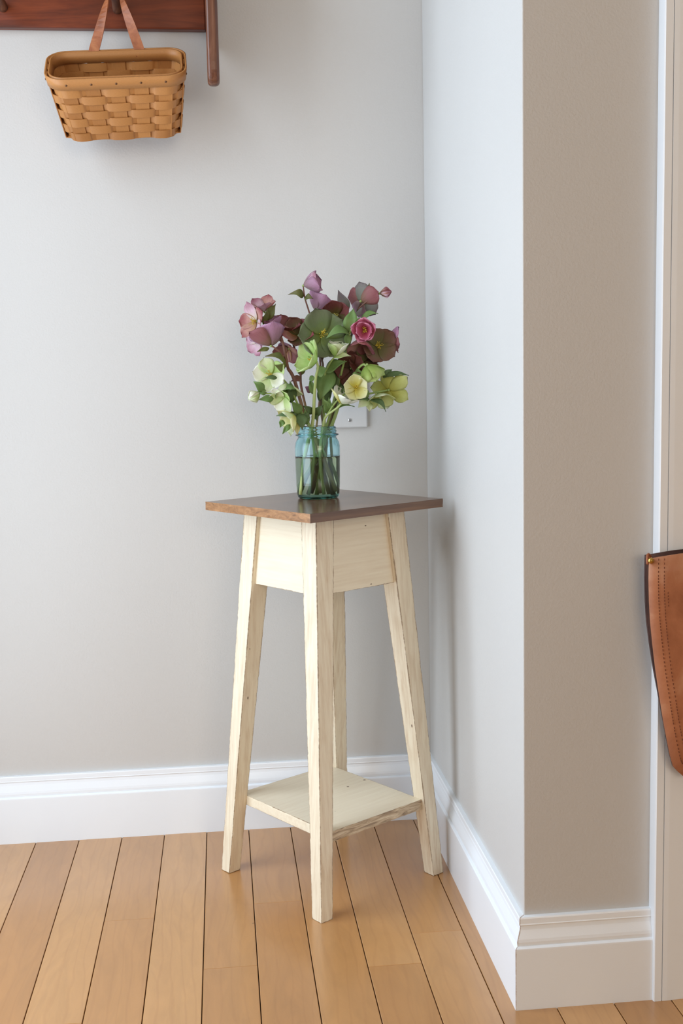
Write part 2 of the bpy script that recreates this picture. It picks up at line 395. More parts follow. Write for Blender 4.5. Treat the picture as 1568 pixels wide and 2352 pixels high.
# baseboards: moulded profile swept along each wall, mitred at the outside corner
PROF = [(0.0, BH), (0.0072, BH), (0.0080, BH - 0.002), (0.0082, BH - 0.009), (0.0088, BH - 0.0105), (0.0072, BH - 0.0115), (0.0068, BH - 0.013),
        (0.0078, BH - 0.018), (0.0098, BH - 0.024), (0.0118, BH - 0.030), (0.0126, BH - 0.034), (0.0122, BH - 0.0385),
        (0.0118, BH - 0.0395), (0.0142, BH - 0.0405), (0.0158, BH - 0.042), (BT, BH - 0.044), (BT, -0.002), (0.0, -0.002)]
def sweep(name, p0, p1, nrm, m0, m1):
    """profile from p0 to p1 (on the wall), nrm outwards; m0/m1 = mitre slope at the ends (+1 outside corner, -1 inside)"""
    p0, p1, nrm = Vector(p0), Vector(p1), Vector(nrm); d = (p1 - p0).normalized(); V = []; E = []; e = 0.003
    for (p, s, w_) in ((p0, -m0, 0.0 if m0 > 0 else 1.0), (p0 + d * e, -m0, 1.0), (p1 - d * e, m1, 1.0), (p1, m1, 0.0 if m1 > 0 else 1.0)):
        for (o, z) in PROF: V.append(p + nrm * o + d * s * o + Vector((0, 0, z))); E.append(w_)
    n = len(PROF); F = [(k * n + i, k * n + (i + 1) % n, (k + 1) * n + (i + 1) % n, (k + 1) * n + i) for k in range(3) for i in range(n)] + [tuple(range(n))[::-1], tuple(range(3 * n, 4 * n))]
    return struct(mesh(name, V, F, M['trim'], edge=E))
sweep('baseboard_back', (XL, 0, 0), (0, 0, 0), (0, -1, 0), 0, -1)
sweep('baseboard_return', (0, 0, 0), (0, -D, 0), (-1, 0, 0), -1, 1)
sweep('baseboard_right', (0, -D, 0), (CX0 + 0.004, -D, 0), (0, -1, 0), 1, 0)

# door casing with a bead and quirk along its outer edge; door leaf beyond
cp = [(0.0, 0.0), (0.0, CT - 0.0015), (0.0015, CT), (0.0115, CT), (0.0118, CT - 0.003), (0.0124, CT - 0.003), (0.0127, CT),
      (0.020, CT), (0.085, CT - 0.004), (0.098, CT - 0.006), (0.10, CT - 0.008), (0.10, 0.0)]
def casing(name, x, flip, z1):
    V = [(x + (o if not flip else 0.10 - o), -D - t, z) for z in (0.0, z1) for (o, t) in cp]; n = len(cp)
    F = [(i, (i + 1) % n, n + (i + 1) % n, n + i) for i in range(n)] + [tuple(range(n)), tuple(range(n, 2 * n))]
    return struct(mesh(name, V, F, M['trim']))
casing('trim_1', CX0, False, DZ + 0.1)
casing('trim_2', DX1 - 0.005 + 0.01, True, DZ + 0.1)
struct(mesh('trim_3', boxv(CX0 + 0.1, DX1 + 0.005, -D - CT, -D, DZ - 0.005, DZ + 0.095), BOXF, M['trim'], bevel=0.002))
door = struct(empty('door_1', (DX0, -D + 0.03, 0)))
mb = MB(); mb.box(DX0 + 0.003, DX1 - 0.003, -D + 0.012, -D + 0.052, 0.006, DZ - 0.004)
mesh('door_leaf', mb.v, mb.f, M['trim'], door, bevel=0.002)
mb = MB()
for (z0, z1) in ((0.22, 0.85), (1.05, 1.92)):
    for (x0, x1) in ((DX0 + 0.12, DX0 + 0.37), (DX0 + 0.45, DX0 + 0.70)): mb.box(x0, x1, -D + 0.004, -D + 0.014, z0, z1)
mesh('door_panel', mb.v, mb.f, M['trim'], door, bevel=0.004)
KX, KZ = DX0 + 0.06, 0.93
V, F = lathe([(0.0, 0), (0.026, 0), (0.026, 0.005), (0.012, 0.008), (0.010, 0.035), (0.022, 0.045), (0.028, 0.058), (0.022, 0.072), (0.0, 0.076)], 24, (KX, -D + 0.013, KZ), (0, -1, 0))
mesh('knob', V, F, M['brass'], door, smooth=True)

# floor: dark subfloor with every plank its own piece
floor = mesh('floor', boxv(XL - T, XR + T, YB - T, 0.02, -0.06, -0.012), BOXF, M['gap']); struct(floor)
PW, S0, GAP = 0.0826, -0.0397, 0.0007
joints = {0: [-0.4825, -1.45], 1: [-0.5757, -1.3], 2: [-1.05, -2.0], 3: [-0.3409, -1.15], 4: [-0.5468, -1.5], 5: [-0.92, -1.9], 6: [-0.3676, -1.2], 7: [-0.6685, -1.6], 8: [-0.95, -1.8]}
ncol0 = int((XR - S0) / PW) + 1
k0 = -ncol0; k1 = int((S0 - XL) / PW) + 1
for k in range(k0, k1):
    xa, xb = S0 - PW * (k + 1), S0 - PW * k      # board k lies between seams k+1 and k
    if xb < XL - 0.05 or xa > XR: continue
    xa, xb = max(xa, XL - 0.02), min(xb, XR + 0.02)
    ytop = 0.0 if xa < 0 else -D + 0.06
    ys = [ytop] + (joints.get(k) or ([-0.86 - rng.random() * 0.5, -1.9 - rng.random() * 0.4])) + [-3.0 - rng.random() * 0.4, YB - 0.02]
    for a, b_ in zip(ys[:-1], ys[1:]):
        dz = rng.uniform(-0.0003, 0.0002)
        mesh('plank', boxv(xa + GAP, xb - GAP, b_ + 0.0004, a - 0.0004, -0.014, dz), BOXF, M['floor'], floor,
             bevel=0.0006, seg=1, origin=((xa + xb) / 2, (a + b_) / 2, 0))

# ------------------------------------------------------------------ plant stand
TC = Vector((-0.22616, -0.23092)); TH = 0.60446; TA, TB = 0.1483, 0.1454; H, TT = 0.6746, 0.0146
W0, W1, P0, P1 = 0.02446, 0.03868, 0.14254, 0.09872
HU = H - TT
stand = empty('plant_stand', (TC.x, TC.y, 0))
stand.rotation_euler = (0, 0, TH)
tag(stand, 'square plant stand with stained top, splayed antiqued cream legs and lower shelf', 'plant stand')
def worn(name, C8, mat, step=0.009, band=0.003, jit=0.0005, mats=None, seed=0):
    """six-sided piece given by 8 corners (index = 4*i + 2*j + k along its three axes), in the stand's frame:
    a narrow band along every arris, whose vertices are knocked back a little; 'edge' marks the arrises"""
    C8 = [Vector(c) for c in C8]; rr = random.Random(seed)
    P = lambda u, v, w_: sum((C8[4 * i + 2 * j + k] * ((u if i else 1 - u) * (v if j else 1 - v) * (w_ if k else 1 - w_)) for i in (0, 1) for j in (0, 1) for k in (0, 1)), Vector())
    ln = [(C8[4] - C8[0]).length, (C8[2] - C8[0]).length, (C8[1] - C8[0]).length]; cuts = []
    for l in ln:
        e = min(0.3, band / l); n = max(1, int(l * (1 - 2 * e) / step)); cuts.append([0.0] + [e + (1 - 2 * e) * i / n for i in range(n + 1)] + [1.0])
    idx = {}; V = []; E = []; ctr = sum(C8, Vector()) / 8
    def vid(a, b_, c):
        if (a, b_, c) in idx: return idx[(a, b_, c)]
        q = (cuts[0][a], cuts[1][b_], cuts[2][c]); p = P(*q); ex = [x in (0.0, 1.0) for x in q]
        if sum(ex) >= 2:
            inner = P(*[(0.5 if x else y) for x, y in zip(ex, q)]); p = p + (inner - p).normalized() * jit * (0.25 + rr.random() * rr.random() * 2.2)
        idx[(a, b_, c)] = len(V); V.append(p); E.append(0.0 if sum(ex) >= 2 else 1.0); return idx[(a, b_, c)]
    F = []; FM = []; n = [len(c) - 1 for c in cuts]
    for ax in range(3):
        o1, o2 = [x for x in range(3) if x != ax]
        for side in (0, n[ax]):
            for i in range(n[o1]):
                for j in range(n[o2]):
                    q = []
                    for (di, dj) in ((0, 0), (1, 0), (1, 1), (0, 1)):
                        t = [0, 0, 0]; t[ax] = side; t[o1] = i + di; t[o2] = j + dj; q.append(vid(*t))
                    F.append(tuple(q)); FM.append((ax, 0 if side == 0 else 1))
    me = bpy.data.meshes.new(name); me.from_pydata(V, [], F); me.materials.append(mat)
    if mats:
        for key, m_ in mats.items():
            me.materials.append(m_)
            for p, fm in zip(me.polygons, FM):
                if fm == key: p.material_index = len(me.materials) - 1
    at_ = me.attributes.new('edge', 'FLOAT', 'POINT')
    for i, e in enumerate(E): at_.data[i].value = e
    bm = bmesh.new(); bm.from_mesh(me); bmesh.ops.recalc_face_normals(bm, faces=bm.faces); bm.to_mesh(me); bm.free()
    o = bpy.data.objects.new(name, me); o.parent = stand; return link(o)
lerp = lambda a, b, t: a + (b - a) * t
worn('top', boxv(-TA, TA, -TB, TB, HU, H), M['top'], jit=0.0004, step=0.02, mats={(0, 0): M['endgrain_lit']})
for sx in (-1, 1):
    for sy in (-1, 1):
        c = [(sx * (P0 - i * W0) if k == 0 else sx * (P1 - i * W1), sy * (P0 - j * W0) if k == 0 else sy * (P1 - j * W1), 0.0 if k == 0 else HU + 0.0005) for i in (0, 1) for j in (0, 1) for k in (0, 1)]
        worn('leg', c, M['cream_z'], step=0.006, seed=sx * 3 + sy)
ZA = 0.531
hz = lambda z: lerp(P0, P1, z / HU)
wz = lambda z: lerp(W0, W1, z / HU)
for ax, s in ((0, -1), (0, 1), (1, -1), (1, 1)):
    V = []
    for z in (ZA, HU):
        a = hz(z) - 0.008; e = hz(z) - wz(z) + 0.002
        for t_ in (0, 0.014):
            for g in (-1, 1):
                c = (s * (a - t_), g * e); V.append((c[0], c[1], z) if ax == 0 else (c[1], c[0], z))
    worn('apron', V, M['cream_y'] if ax == 0 else M['cream_x'], step=0.008, seed=ax * 5 + s)
ZS = 0.1405
worn('shelf', boxv(-0.107, 0.107, -0.1265, 0.1265, ZS - 0.018, ZS), M['cream_x'], step=0.012, seed=9, mats={(1, 0): M['bareedge']})

# ------------------------------------------------------------------ jar with water
JC = Vector((-0.2310, -0.1885, H))
def jar():
    o = [(0.0, 0.0016), (0.020, 0.0014), (0.030, 0.0), (0.0335, 0.0005), (0.0362, 0.003), (0.0376, 0.008), (0.0388, 0.025), (0.0396, 0.060), (0.0400, 0.084),
         (0.0398, 0.092), (0.0386, 0.0985), (0.0362, 0.1035), (0.0342, 0.1065), (0.0338, 0.1085), (0.0348, 0.1100), (0.0376, 0.1108), (0.0386, 0.1122), (0.0376, 0.1136), (0.0346, 0.1144), (0.0336, 0.1155),
         (0.0340, 0.1168), (0.0350, 0.1178), (0.0348, 0.1190), (0.0336, 0.1202), (0.0334, 0.1216), (0.0344, 0.1226), (0.0344, 0.1238), (0.0334, 0.1248), (0.0330, 0.1262), (0.0322, 0.1270)]
    i = [(0.0308, 0.1270), (0.0302, 0.1255), (0.0302, 0.110), (0.0306, 0.106), (0.0330, 0.1005), (0.0354, 0.096), (0.0366, 0.090), (0.0370, 0.084),
         (0.0366, 0.060), (0.0358, 0.025), (0.0342, 0.0095), (0.0320, 0.0062), (0.028, 0.0046), (0.0, 0.0042)]
    return o, i
jo, ji = jar()
V, F = lathe(jo + ji, 64, JC)
jar_o = mesh('mason_jar', V, F, M['glass'], smooth=True, origin=JC)
tag(jar_o, 'aqua blue glass mason jar holding cut flowers on the plant stand', 'jar')
WZ = 0.0745
E_ = 0.0003     # the water reaches a hair into the glass so that the two meet without an air gap
wi = [(0.0, WZ), (0.0362, WZ), (0.0370, WZ + 0.0003), (0.0370, 0.070)] + [(r + E_ if r else 0.0, z - (E_ if r < 0.03 else 0)) for (r, z) in ji[8:]]
V, F = lathe(wi, 64, JC)
wo = mesh('water', V, F, M['water'], smooth=True, origin=JC)
tag(wo, 'murky greenish water filling the lower half of the aqua jar', 'water')

# ------------------------------------------------------------------ hellebores
def frame(n):
    n = Vector(n).normalized(); a = n.orthogonal().normalized(); return n, a, n.cross(a)
def petal_mesh(base, n, phi, L, W, a0, a1, cup, ruffle, seed, nu=10, nv=6, lift=0.0):
    """petal leaving 'base', flower axis n, azimuth phi; a0..a1 angle to the axis along its length"""
    rr = random.Random(seed); n, a, b = frame(n); rad = a * math.cos(phi) + b * math.sin(phi); tan = n.cross(rad)
    V = []; UV = []; p = Vector(base) + rad * 0.0012 + n * lift; ph = rr.uniform(0, 6.28)
    for i in range(nu + 1):
        u = i / nu; ang = a0 + (a1 - a0) * (u ** 0.8); d = n * math.cos(ang) + rad * math.sin(ang); nor = n * math.sin(ang) - rad * math.cos(ang)
        if i: p = p + d * (L / nu)
        wd = W * min(1.0, 0.10 + 1.12 * u ** 0.62) * math.sqrt(max(0.0, 1 - u ** 3.6)) + 0.0004
        for j in range(nv + 1):
            v = -1 + 2 * j / nv
            off = nor * (cup * wd * v * v + ruffle * L * u * math.sin(v * 5 + ph + 3 * u))
            V.append(p + tan * (v * wd) + off - d * (0.05 * L * v * v * u)); UV.append((u, (v + 1) / 2))
    F = [(i * (nv + 1) + j, i * (nv + 1) + j + 1, (i + 1) * (nv + 1) + j + 1, (i + 1) * (nv + 1) + j) for i in range(nu) for j in range(nv)]
    return V, F, UV
def flower(root, px, py, dy, size, facing, mat, a0=75, a1=40, npet=5, cup=0.35, ruffle=0.02, wide=0.52, stam=True, rot=None, mats=None, stamat='stamen'):
    """flower whose receptacle is seen at (px,py), dy in front (-) or behind (+) of the jar axis; size = petal length in m"""
    Y = JC.y + dy; base = at(px, py, Y); sd = int(px * 31 + py * 17); rr = random.Random(sd)
    f = Vector((facing[0], -facing[2], facing[1])).normalized()   # facing given as right, up, toward the viewer
    V, F = lathe([(0.0, -0.003), (0.0016, -0.0024), (0.0024, 0.0), (0.0016, 0.0022), (0.0, 0.003)], 8, base, f)
    fl = mesh('flower', V, F, M['stemgreen'], root, smooth=True)
    r0 = rr.uniform(0, 6.28) if rot is None else rot
    for k in range(npet):
        ph = r0 + 2 * math.pi * k / npet + rr.uniform(-0.12, 0.12); s = rr.uniform(0.9, 1.1)
        ring = 0 if npet <= 5 else k % 2
        V, F, UV = petal_mesh(base, f, ph, size * s * (1 - 0.12 * ring), size * wide * rr.uniform(0.92, 1.08), R(a0 - 12 * ring), R(a1 + rr.uniform(-9, 9) - 10 * ring), cup, ruffle, sd + k, lift=(0, .0012, .0003, .0015, .0007)[k % 5])
        mt = mats[k % len(mats)] if mats else mat
        mesh('petal', V, F, M[mt], fl, smooth=True, uvs=UV, solid=0.0005, origin=base)
    if stam:
        mb = MB(); n, a, b = frame(f)
        for k in range(26):
            th = rr.uniform(0, 6.28); q = rr.uniform(0.1, 0.7); d = (n + (a * math.cos(th) + b * math.sin(th)) * q).normalized(); l = size * rr.uniform(0.26, 0.42)
            e = base + d * l
            mb.add(*tube([base, base + d * l * 0.6, e], [0.0003, 0.0003, 0.0003], 4)); mb.add(*lathe([(0, -0.0008), (0.0008, 0), (0, 0.0009)], 5, e, d))
        mesh('stamens', mb.v, mb.f, M[stamat], fl, origin=base)
    return base, f
def leaf(root, p0, p1, dy0, dy1, width, mat, bend=0.2, name='leaf', face=(0, 0.3, 1), fold=0.25, nu=9, nv=4, tipcurl=0.0):
    a = at(p0[0], p0[1], JC.y + dy0); b = at(p1[0], p1[1], JC.y + dy1); d = b - a; L = d.length; d.normalize()
    f = Vector((face[0], -face[2], face[1])); nor = (f - d * f.dot(d)).normalized(); tan = d.cross(nor); V = []; UV = []
    for i in range(nu + 1):
        u = i / nu; c = a + d * (L * u) + nor * (bend * L * math.sin(math.pi * u)) - nor * (tipcurl * L * max(0, u - 0.6) ** 2 * 6)
        wd = width * (math.sin(math.pi * (0.03 + 0.968 * u ** 0.72)) ** 1.15) * 1.08
        for j in range(nv + 1):
            v = -1 + 2 * j / nv; V.append(c + tan * (v * wd) + nor * (fold * wd * abs(v) + 0.0012 * math.sin(7 * u + 3 * v))); UV.append((u, (v + 1) / 2))
    F = [(i * (nv + 1) + j, i * (nv + 1) + j + 1, (i + 1) * (nv + 1) + j + 1, (i + 1) * (nv + 1) + j) for i in range(nu) for j in range(nv)]
    return mesh(name, V, F, M[mat], root, smooth=True, uvs=UV, solid=0.0005, origin=a)
def bud(root, px, py, dy, L, facing, mats, wide=0.5):
    Y = JC.y + dy; base = at(px, py, Y); f = Vector((facing[0], -facing[2], facing[1])).normalized(); sd = int(px * 7 + py)
    V, F = lathe([(0.0, -0.003), (0.0018, -0.002), (0.0024, 0.0), (0.0, 0.002)], 8, base, f)
    fl = mesh('bud', V, F, M['stemgreen'], root, smooth=True)
    for k in range(5):
        V, F, UV = petal_mesh(base, f, k * 2 * math.pi / 5 + 0.3, L, L * wide, R(58), R(-38), 0.55, 0.0, sd + k)
        mesh('petal', V, F, M[mats[k % len(mats)]], fl, smooth=True, uvs=UV, solid=0.0005, origin=base)
    return base
def stem(root, pts, r0, r1, mat, name='stem', n=6):
    """pts = (px, py, dy); first point deepest"""
    P = spline([at(x, y, JC.y + d) for (x, y, d) in pts], n); m = len(P) - 1
    V, F = tube(P, [lerp(r0, r1, i / m) for i in range(m + 1)], 9)
    return mesh(name, V, F, M[mat], root, smooth=True)
GR = 'cut hellebore stems in the aqua jar'
def hell(label, px, py, dy):
    p = at(px, py, JC.y + dy)
    r = empty('hellebore', p); tag(r, label, 'flower', GR); return r

# 1: the tallest mauve flower
h = hell('hellebore stem with the tallest mauve bloom nodding above the bouquet', 735, 1130, 0.012)
stem(h, [(735, 1130, .012), (722, 1040, .010), (726, 985, .008), (735, 900, .01), (733, 810, .012), (712, 725, .012), (700, 685, .01), (696, 657, .008)], .0022, .0012, 'stembrown')
flower(h, 697, 656, .008, .036, (.85, .25, .25), 'mauve', 62, 12, cup=.55, stam=True, rot=.5, mats=['mauve', 'pale_mauve'], stamat='stembrown')
leaf(h, (697, 681), (667, 672), .01, .004, .007, 'leafolive', .35, tipcurl=.5); leaf(h, (700, 683), (719, 686), .008, -.002, .006, 'leafolive', .2)

# 2: leaning brown stem, blush flowers at the left
h = hell('hellebore with thick brown stem leaning left, blush pink and mauve veined blooms', 770, 1128, -.008)
stem(h, [(765, 1128, -.008), (738, 1050, -.012), (712, 985, -.010), (697, 946, -.012), (675, 871, -.018), (661, 846, -.02)], .0036, .003, 'stembrown')
stem(h, [(661, 846, -.02), (655, 815, -.022), (650, 790, -.022), (644, 770, -.018)], .0026, .002, 'stembrown')
stem(h, [(661, 846, -.02), (645, 812, -.026), (632, 800, -.03), (624, 795, -.030)], .0018, .0014, 'stembrown')
stem(h, [(650, 790, -.022), (632, 768, -.014), (612, 742, -.012), (596, 738, -.014)], .0016, .0012, 'stembrown')
flower(h, 622, 794, -.030, .047, (-.16, .80, -.30), 'mauve', 76, 34, cup=.4, wide=.56, rot=.35, stam=False, mats=['mauve', 'mauve', 'dusty'])
flower(h, 590, 738, -.014, .034, (-.75, .05, .6), 'blush', 82, 50, cup=.35, wide=.46, rot=1.2, mats=['blush', 'pale_mauve', 'blush'])
flower(h, 607, 716, .006, .032, (-.15, .75, .35), 'blush', 72, 30, cup=.4, wide=.46, rot=.2, mats=['blush', 'pale_mauve'], stam=False)
flower(h, 629, 757, -.004, .030, (-.15, .85, .3), 'blush', 66, 18, cup=.5, wide=.5, rot=.9, mats=['mauve', 'blush', 'pale_mauve'], stam=False)
flower(h, 592, 785, .004, .026, (-.7, -.15, .55), 'pale_mauve', 80, 62, cup=.3, rot=2.0, stam=False)
leaf(h, (658, 838), (609, 818), -.02, -.032, .0085, 'leafolive', .25, face=(-.2, .7, .7)); leaf(h, (656, 842), (630, 838), -.022, -.034, .008, 'leafolive', .2, face=(-.2, -.3, 1))
leaf(h, (616, 735), (633, 698), -.012, -.01, .0078, 'leafolive', .1, face=(-.4, .1, .8)); leaf(h, (604, 745), (614, 708), -.014, -.016, .005, 'leafolive', .1, face=(.4, .1, .8))
leaf(h, (618, 800), (590, 808), -.03, -.034, .004, 'leafolive', .1)

# 3: second brown stem, dark red and brown green blooms
h = hell('hellebore with slimmer brown stem and dark red to olive blooms behind the leaning stem', 748, 1132, .008)
stem(h, [(748, 1132, .008), (730, 1040, .004), (710, 985, .000), (704, 946, .000), (691, 886, .002), (689, 846, .004), (676, 800, .006), (668, 770, .008)], .0028, .0018, 'stembrown')
flower(h, 658, 760, .006, .028, (.1, .75, .55), 'darkmaroon', 74, 30, cup=.45, rot=.1, mats=['darkmaroon', 'dusty', 'blush'], stam=False)
flower(h, 684, 772, -.002, .034, (-.05, .5, .75), 'olivebrown', 80, 45, cup=.35, rot=.6, mats=['olivebrown', 'blush', 'dusty'], stam=False)
flower(h, 664, 800, .012, .028, (-.3, -.5, .5), 'dusty', 76, 45, cup=.35, mats=['dusty', 'blush', 'mauve'], stam=False)
leaf(h, (691, 868), (668, 876), .0, -.006, .006, 'dusty', .2); leaf(h, (690, 862), (692, 836), .004, .01, .007, 'leafolive', .2)
leaf(h, (716, 900), (700, 888), .01, .01, .0065, 'mauve', .15, name='bract')

# 4: dark forked stem, big olive flower and maroon flower
h = hell('hellebore with dark forked stem, large olive green face and maroon bloom above', 715, 1132, .012)
stem(h, [(715, 1132, .012), (735, 1050, .012), (742, 985, .010), (736, 930, .006), (738, 880, .004), (741, 843, .004), (739, 828, .004), (730, 804, .002), (735, 785, -.004)], .0026, .0018, 'stemdark')
stem(h, [(739, 828, .004), (747, 804, .008), (752, 780, .012), (768, 738, .012)], .0018, .0014, 'stemdark')
flower(h, 738, 770, -.012, .046, (.12, .16, .95), 'olive', 84, 66, cup=.18, wide=.62, rot=.45, ruffle=.03)
flower(h, 772, 726, .004, .033, (-.25, .1, .95), 'maroon', 76, 46, cup=.3, wide=.60, rot=.25, stamat='stamenpale')
flower(h, 724, 714, .020, .036, (.45, .75, -.2), 'mauve', 66, 30, cup=.45, wide=.6, rot=.3, stam=False)
leaf(h, (800, 712), (776, 666), .014, .012, .0095, 'leafgrey', .12, face=(-.4, .1, .8))
leaf(h, (736, 800), (722, 800), 0, -.01, .004, 'leaf', .2)

# 5: single bright lime flower
h = hell('hellebore with pale green stem and bright lime bloom seen from its side', 690, 1136, -.020)
stem(h, [(690, 1136, -.020), (700, 1050, -.022), (717, 976, -.020), (722, 905, -.024), (725, 868, -.030), (730, 846, -.034), (727, 830, -.036)], .0034, .0022, 'stempale')
flower(h, 726, 831, -.036, .042, (-.72, .32, .35), 'lime', 72, 34, cup=.32, wide=.52, rot=.75, ruffle=.03)
leaf(h, (722, 868), (710, 872), -.03, -.02, .005, 'leaf', .1); leaf(h, (728, 860), (752, 846), -.03, -.036, .010, 'leaf', .2, face=(-.1, .4, .9))
leaf(h, (717, 905), (712, 868), -.02, -.018, .005, 'leaf', .1)

# 6: small pale green bell, dark leaves behind
h = hell('hellebore with small pale green bud like bloom among broad dark leaves', 728, 1134, .0)
stem(h, [(728, 1134, 0), (738, 1050, -.004), (745, 985, -.006), (742, 920, -.006), (745, 865, -.010), (757, 835, -.022), (768, 820, -.028)], .003, .0015, 'stemgreen')
flower(h, 769, 819, -.028, .031, (.15, .92, .25), 'palegreen', 60, 12, cup=.5, rot=.3, stam=False, mats=['palegreen', 'whitep', 'lime'])
leaf(h, (767, 820), (806, 818), -.028, -.034, .006, 'palegreen', .1, face=(0, .6, .7)); leaf(h, (747, 856), (796, 830), -.012, -.022, .011, 'leaf', .15, face=(-.3, .5, .7))
leaf(h, (760, 850), (734, 920), -.008, -.012, .016, 'leaf', .1, face=(-.3, .1, .9)); leaf(h, (770, 850), (766, 905), -.002, .004, .016, 'leafdark', .1, face=(.3, .1, .9))
leaf(h, (745, 900), (782, 846), .004, -.002, .014, 'leafdark', .1, face=(0, .2, .9)); leaf(h, (740, 930), (752, 860), .01, .01, .012, 'leafdark', .1)
leaf(h, (757, 950), (742, 915), -.014, -.024, .0085, 'leaf', .15); leaf(h, (762, 948), (755, 912), -.014, -.024, .006, 'leaf', .15, face=(-.3, .2, .9))

# 7: upper right, dusty mauve from behind with striped bud
h = hell('hellebore with dusty mauve bloom turned away and striped bud at the upper right edge', 752, 1134, .016)
stem(h, [(752, 1134, .016), (748, 1050, .014), (755, 985, .014), (775, 900, .014), (795, 820, .016), (812, 750, .014), (820, 715, .010), (828, 694, .004)], .0028, .0016, 'stemdark')
stem(h, [(822, 710, .008), (840, 694, .0), (858, 682, -.002), (872, 674, -.004)], .0014, .001, 'stembrown')
flower(h, 828, 692, .004, .036, (.55, .25, -.6), 'dusty', 80, 62, cup=.25, wide=.58, rot=.2, stam=False, mats=['dusty', 'leafgrey', 'mauve'])
bud(h, 872, 674, -.004, .023, (.85, .12, .2), ['blush', 'pale_mauve', 'dusty'])
leaf(h, (846, 688), (848, 650), 0, .002, .006, 'leafolive', .1, face=(-.4, .1, .8)); leaf(h, (818, 716), (832, 724), .0, -.006, .010, 'leafgrey', .1)
leaf(h, (803, 765), (812, 708), -.018, -.016, .0125, 'leaf', .15, face=(-.2, .1, .9)); leaf(h, (829, 730), (868, 720), -.014, -.02, .007, 'leaf', .12, face=(.1, .7, .6))
leaf(h, (803, 766), (748, 778), -.018, -.03, .010, 'leaf', .3, face=(.1, .7, .7)); leaf(h, (800, 766), (796, 800), -.018, -.022, .0065, 'leaf', .15)

# 8: the deep pink flower
h = hell('hellebore with one ruffled deep pink double bloom facing the room', 700, 1134, .010)
stem(h, [(700, 1134, .010), (725, 1050, .008), (748, 985, .006), (772, 900, .0), (790, 830, -.008), (800, 775, -.018), (815, 745, -.024), (834, 752, -.026)], .0028, .0015, 'stemgreen')
flower(h, 838, 757, -.024, .029, (-.2, -.12, .95), 'pink', 82, 22, npet=10, cup=.3, wide=.46, rot=.2, ruffle=.05)
leaf(h, (808, 752), (828, 728), -.024, -.026, .003, 'leaf', .1)

# 9: right, olive and dusty blooms
h = hell('hellebore with olive brown face and dusty rose bloom pointing to the return wall', 765, 1132, .004)
stem(h, [(765, 1132, .004), (762, 1050, .008), (762, 985, .010), (785, 900, .010), (815, 840, .008), (845, 808, .004), (868, 795, .000)], .0028, .0016, 'stemdark')
stem(h, [(845, 808, .004), (868, 790, .010), (882, 782, .010), (890, 779, .008)], .0015, .001, 'stemdark')
flower(h, 868, 795, -.006, .034, (.05, .1, .95), 'olivebrown', 82, 62, cup=.2, wide=.58, rot=.5)
flower(h, 890, 780, .006, .031, (.8, .05, .1), 'dusty', 74, 42, cup=.4, rot=.2, mats=['dusty', 'mauve', 'dusty'], stamat='stembrown')
flower(h, 826, 780, -.012, .034, (-.05, -.85, .4), 'dusty', 70, 34, cup=.3, wide=.46, rot=.1, mats=['dusty', 'blush', 'dusty'], stam=False)
leaf(h, (868, 782), (890, 762), .0, .004, .007, 'leafdark', .1); leaf(h, (838, 812), (838, 788), .008, .01, .010, 'leafdark', .1)

# 10: dark maroon pair below the pink bloom
h = hell('hellebore with near brown dark maroon blooms tucked under the pink one', 720, 1130, .018)
stem(h, [(720, 1130, .018), (740, 1050, .018), (754, 985, .016), (775, 920, .012), (795, 870, .006), (812, 840, .0)], .0026, .0016, 'stemdark')
flower(h, 806, 846, -.002, .034, (-.25, -.1, .85), 'darkmaroon', 80, 50, cup=.25, wide=.56, rot=.6, stam=False)
flower(h, 832, 832, .002, .032, (.1, .35, .8), 'darkmaroon', 80, 55, cup=.2, wide=.58, rot=.1, stam=False, mats=['darkmaroon', 'olivebrown'])
leaf(h, (800, 880), (788, 826), .014, .012, .011, 'leafdark', .1); leaf(h, (780, 900), (806, 880), .010, .004, .010, 'leafdark', .1)

# 11: white star and cream open flower
h = hell('hellebore with cream open face with yellow stamens and white star bloom below it', 742, 1134, -.016)
stem(h, [(742, 1134, -.016), (734, 1050, -.018), (742, 976, -.018), (750, 955, -.022), (763, 945, -.028), (775, 936, -.034), (783, 928, -.036)], .0028, .0016, 'stempale')
stem(h, [(750, 955, -.022), (770, 925, -.026), (795, 902, -.030), (815, 893, -.030)], .0018, .0014, 'stemgreen')
flower(h, 783, 928, -.036, .036, (.35, .7, .2), 'whitep', 74, 42, cup=.35, wide=.40, rot=.2, stam=False, mats=['whitep', 'whitep', 'creamp'])
flower(h, 817, 891, -.034, .025, (-.08, .1, .95), 'creamp', 80, 50, cup=.3, wide=.58, rot=.35)
leaf(h, (765, 944), (814, 934), -.026, -.034, .0035, 'leaf', .2, face=(0, .8, .6)); leaf(h, (822, 868), (821, 845), -.02, -.018, .007, 'leaf', .1)
leaf(h, (775, 912), (785, 885), -.02, -.012, .006, 'leafdark', .1)

# 12: right low, green bell and yellow green star
h = hell('hellebore with round lime green bell and yellow green star bloom at lower right', 690, 1132, .006)
stem(h, [(690, 1132, .006), (730, 1050, .004), (763, 973, .002), (778, 930, .0), (790, 897, -.004), (812, 860, -.010), (832, 838, -.024), (842, 841, -.030)], .0036, .002, 'stemgreen')
stem(h, [(778, 930, 0), (815, 915, -.008), (850, 904, -.014), (890, 896, -.014)], .002, .0015, 'stemgreen')
flower(h, 843, 838, -.030, .040, (.38, -.80, -.12), 'bell', 88, 8, cup=.5, wide=.62, rot=.5, stam=False)
flower(h, 892, 896, -.014, .037, (.3, .1, -.6), 'yellowgreen', 82, 64, cup=.3, wide=.40, rot=.15, stam=False)
flower(h, 868, 905, -.006, .034, (.15, -.65, .35), 'palegreen', 80, 40, cup=.3, wide=.44, rot=.4, stam=False, mats=['palegreen', 'yellowgreen'])
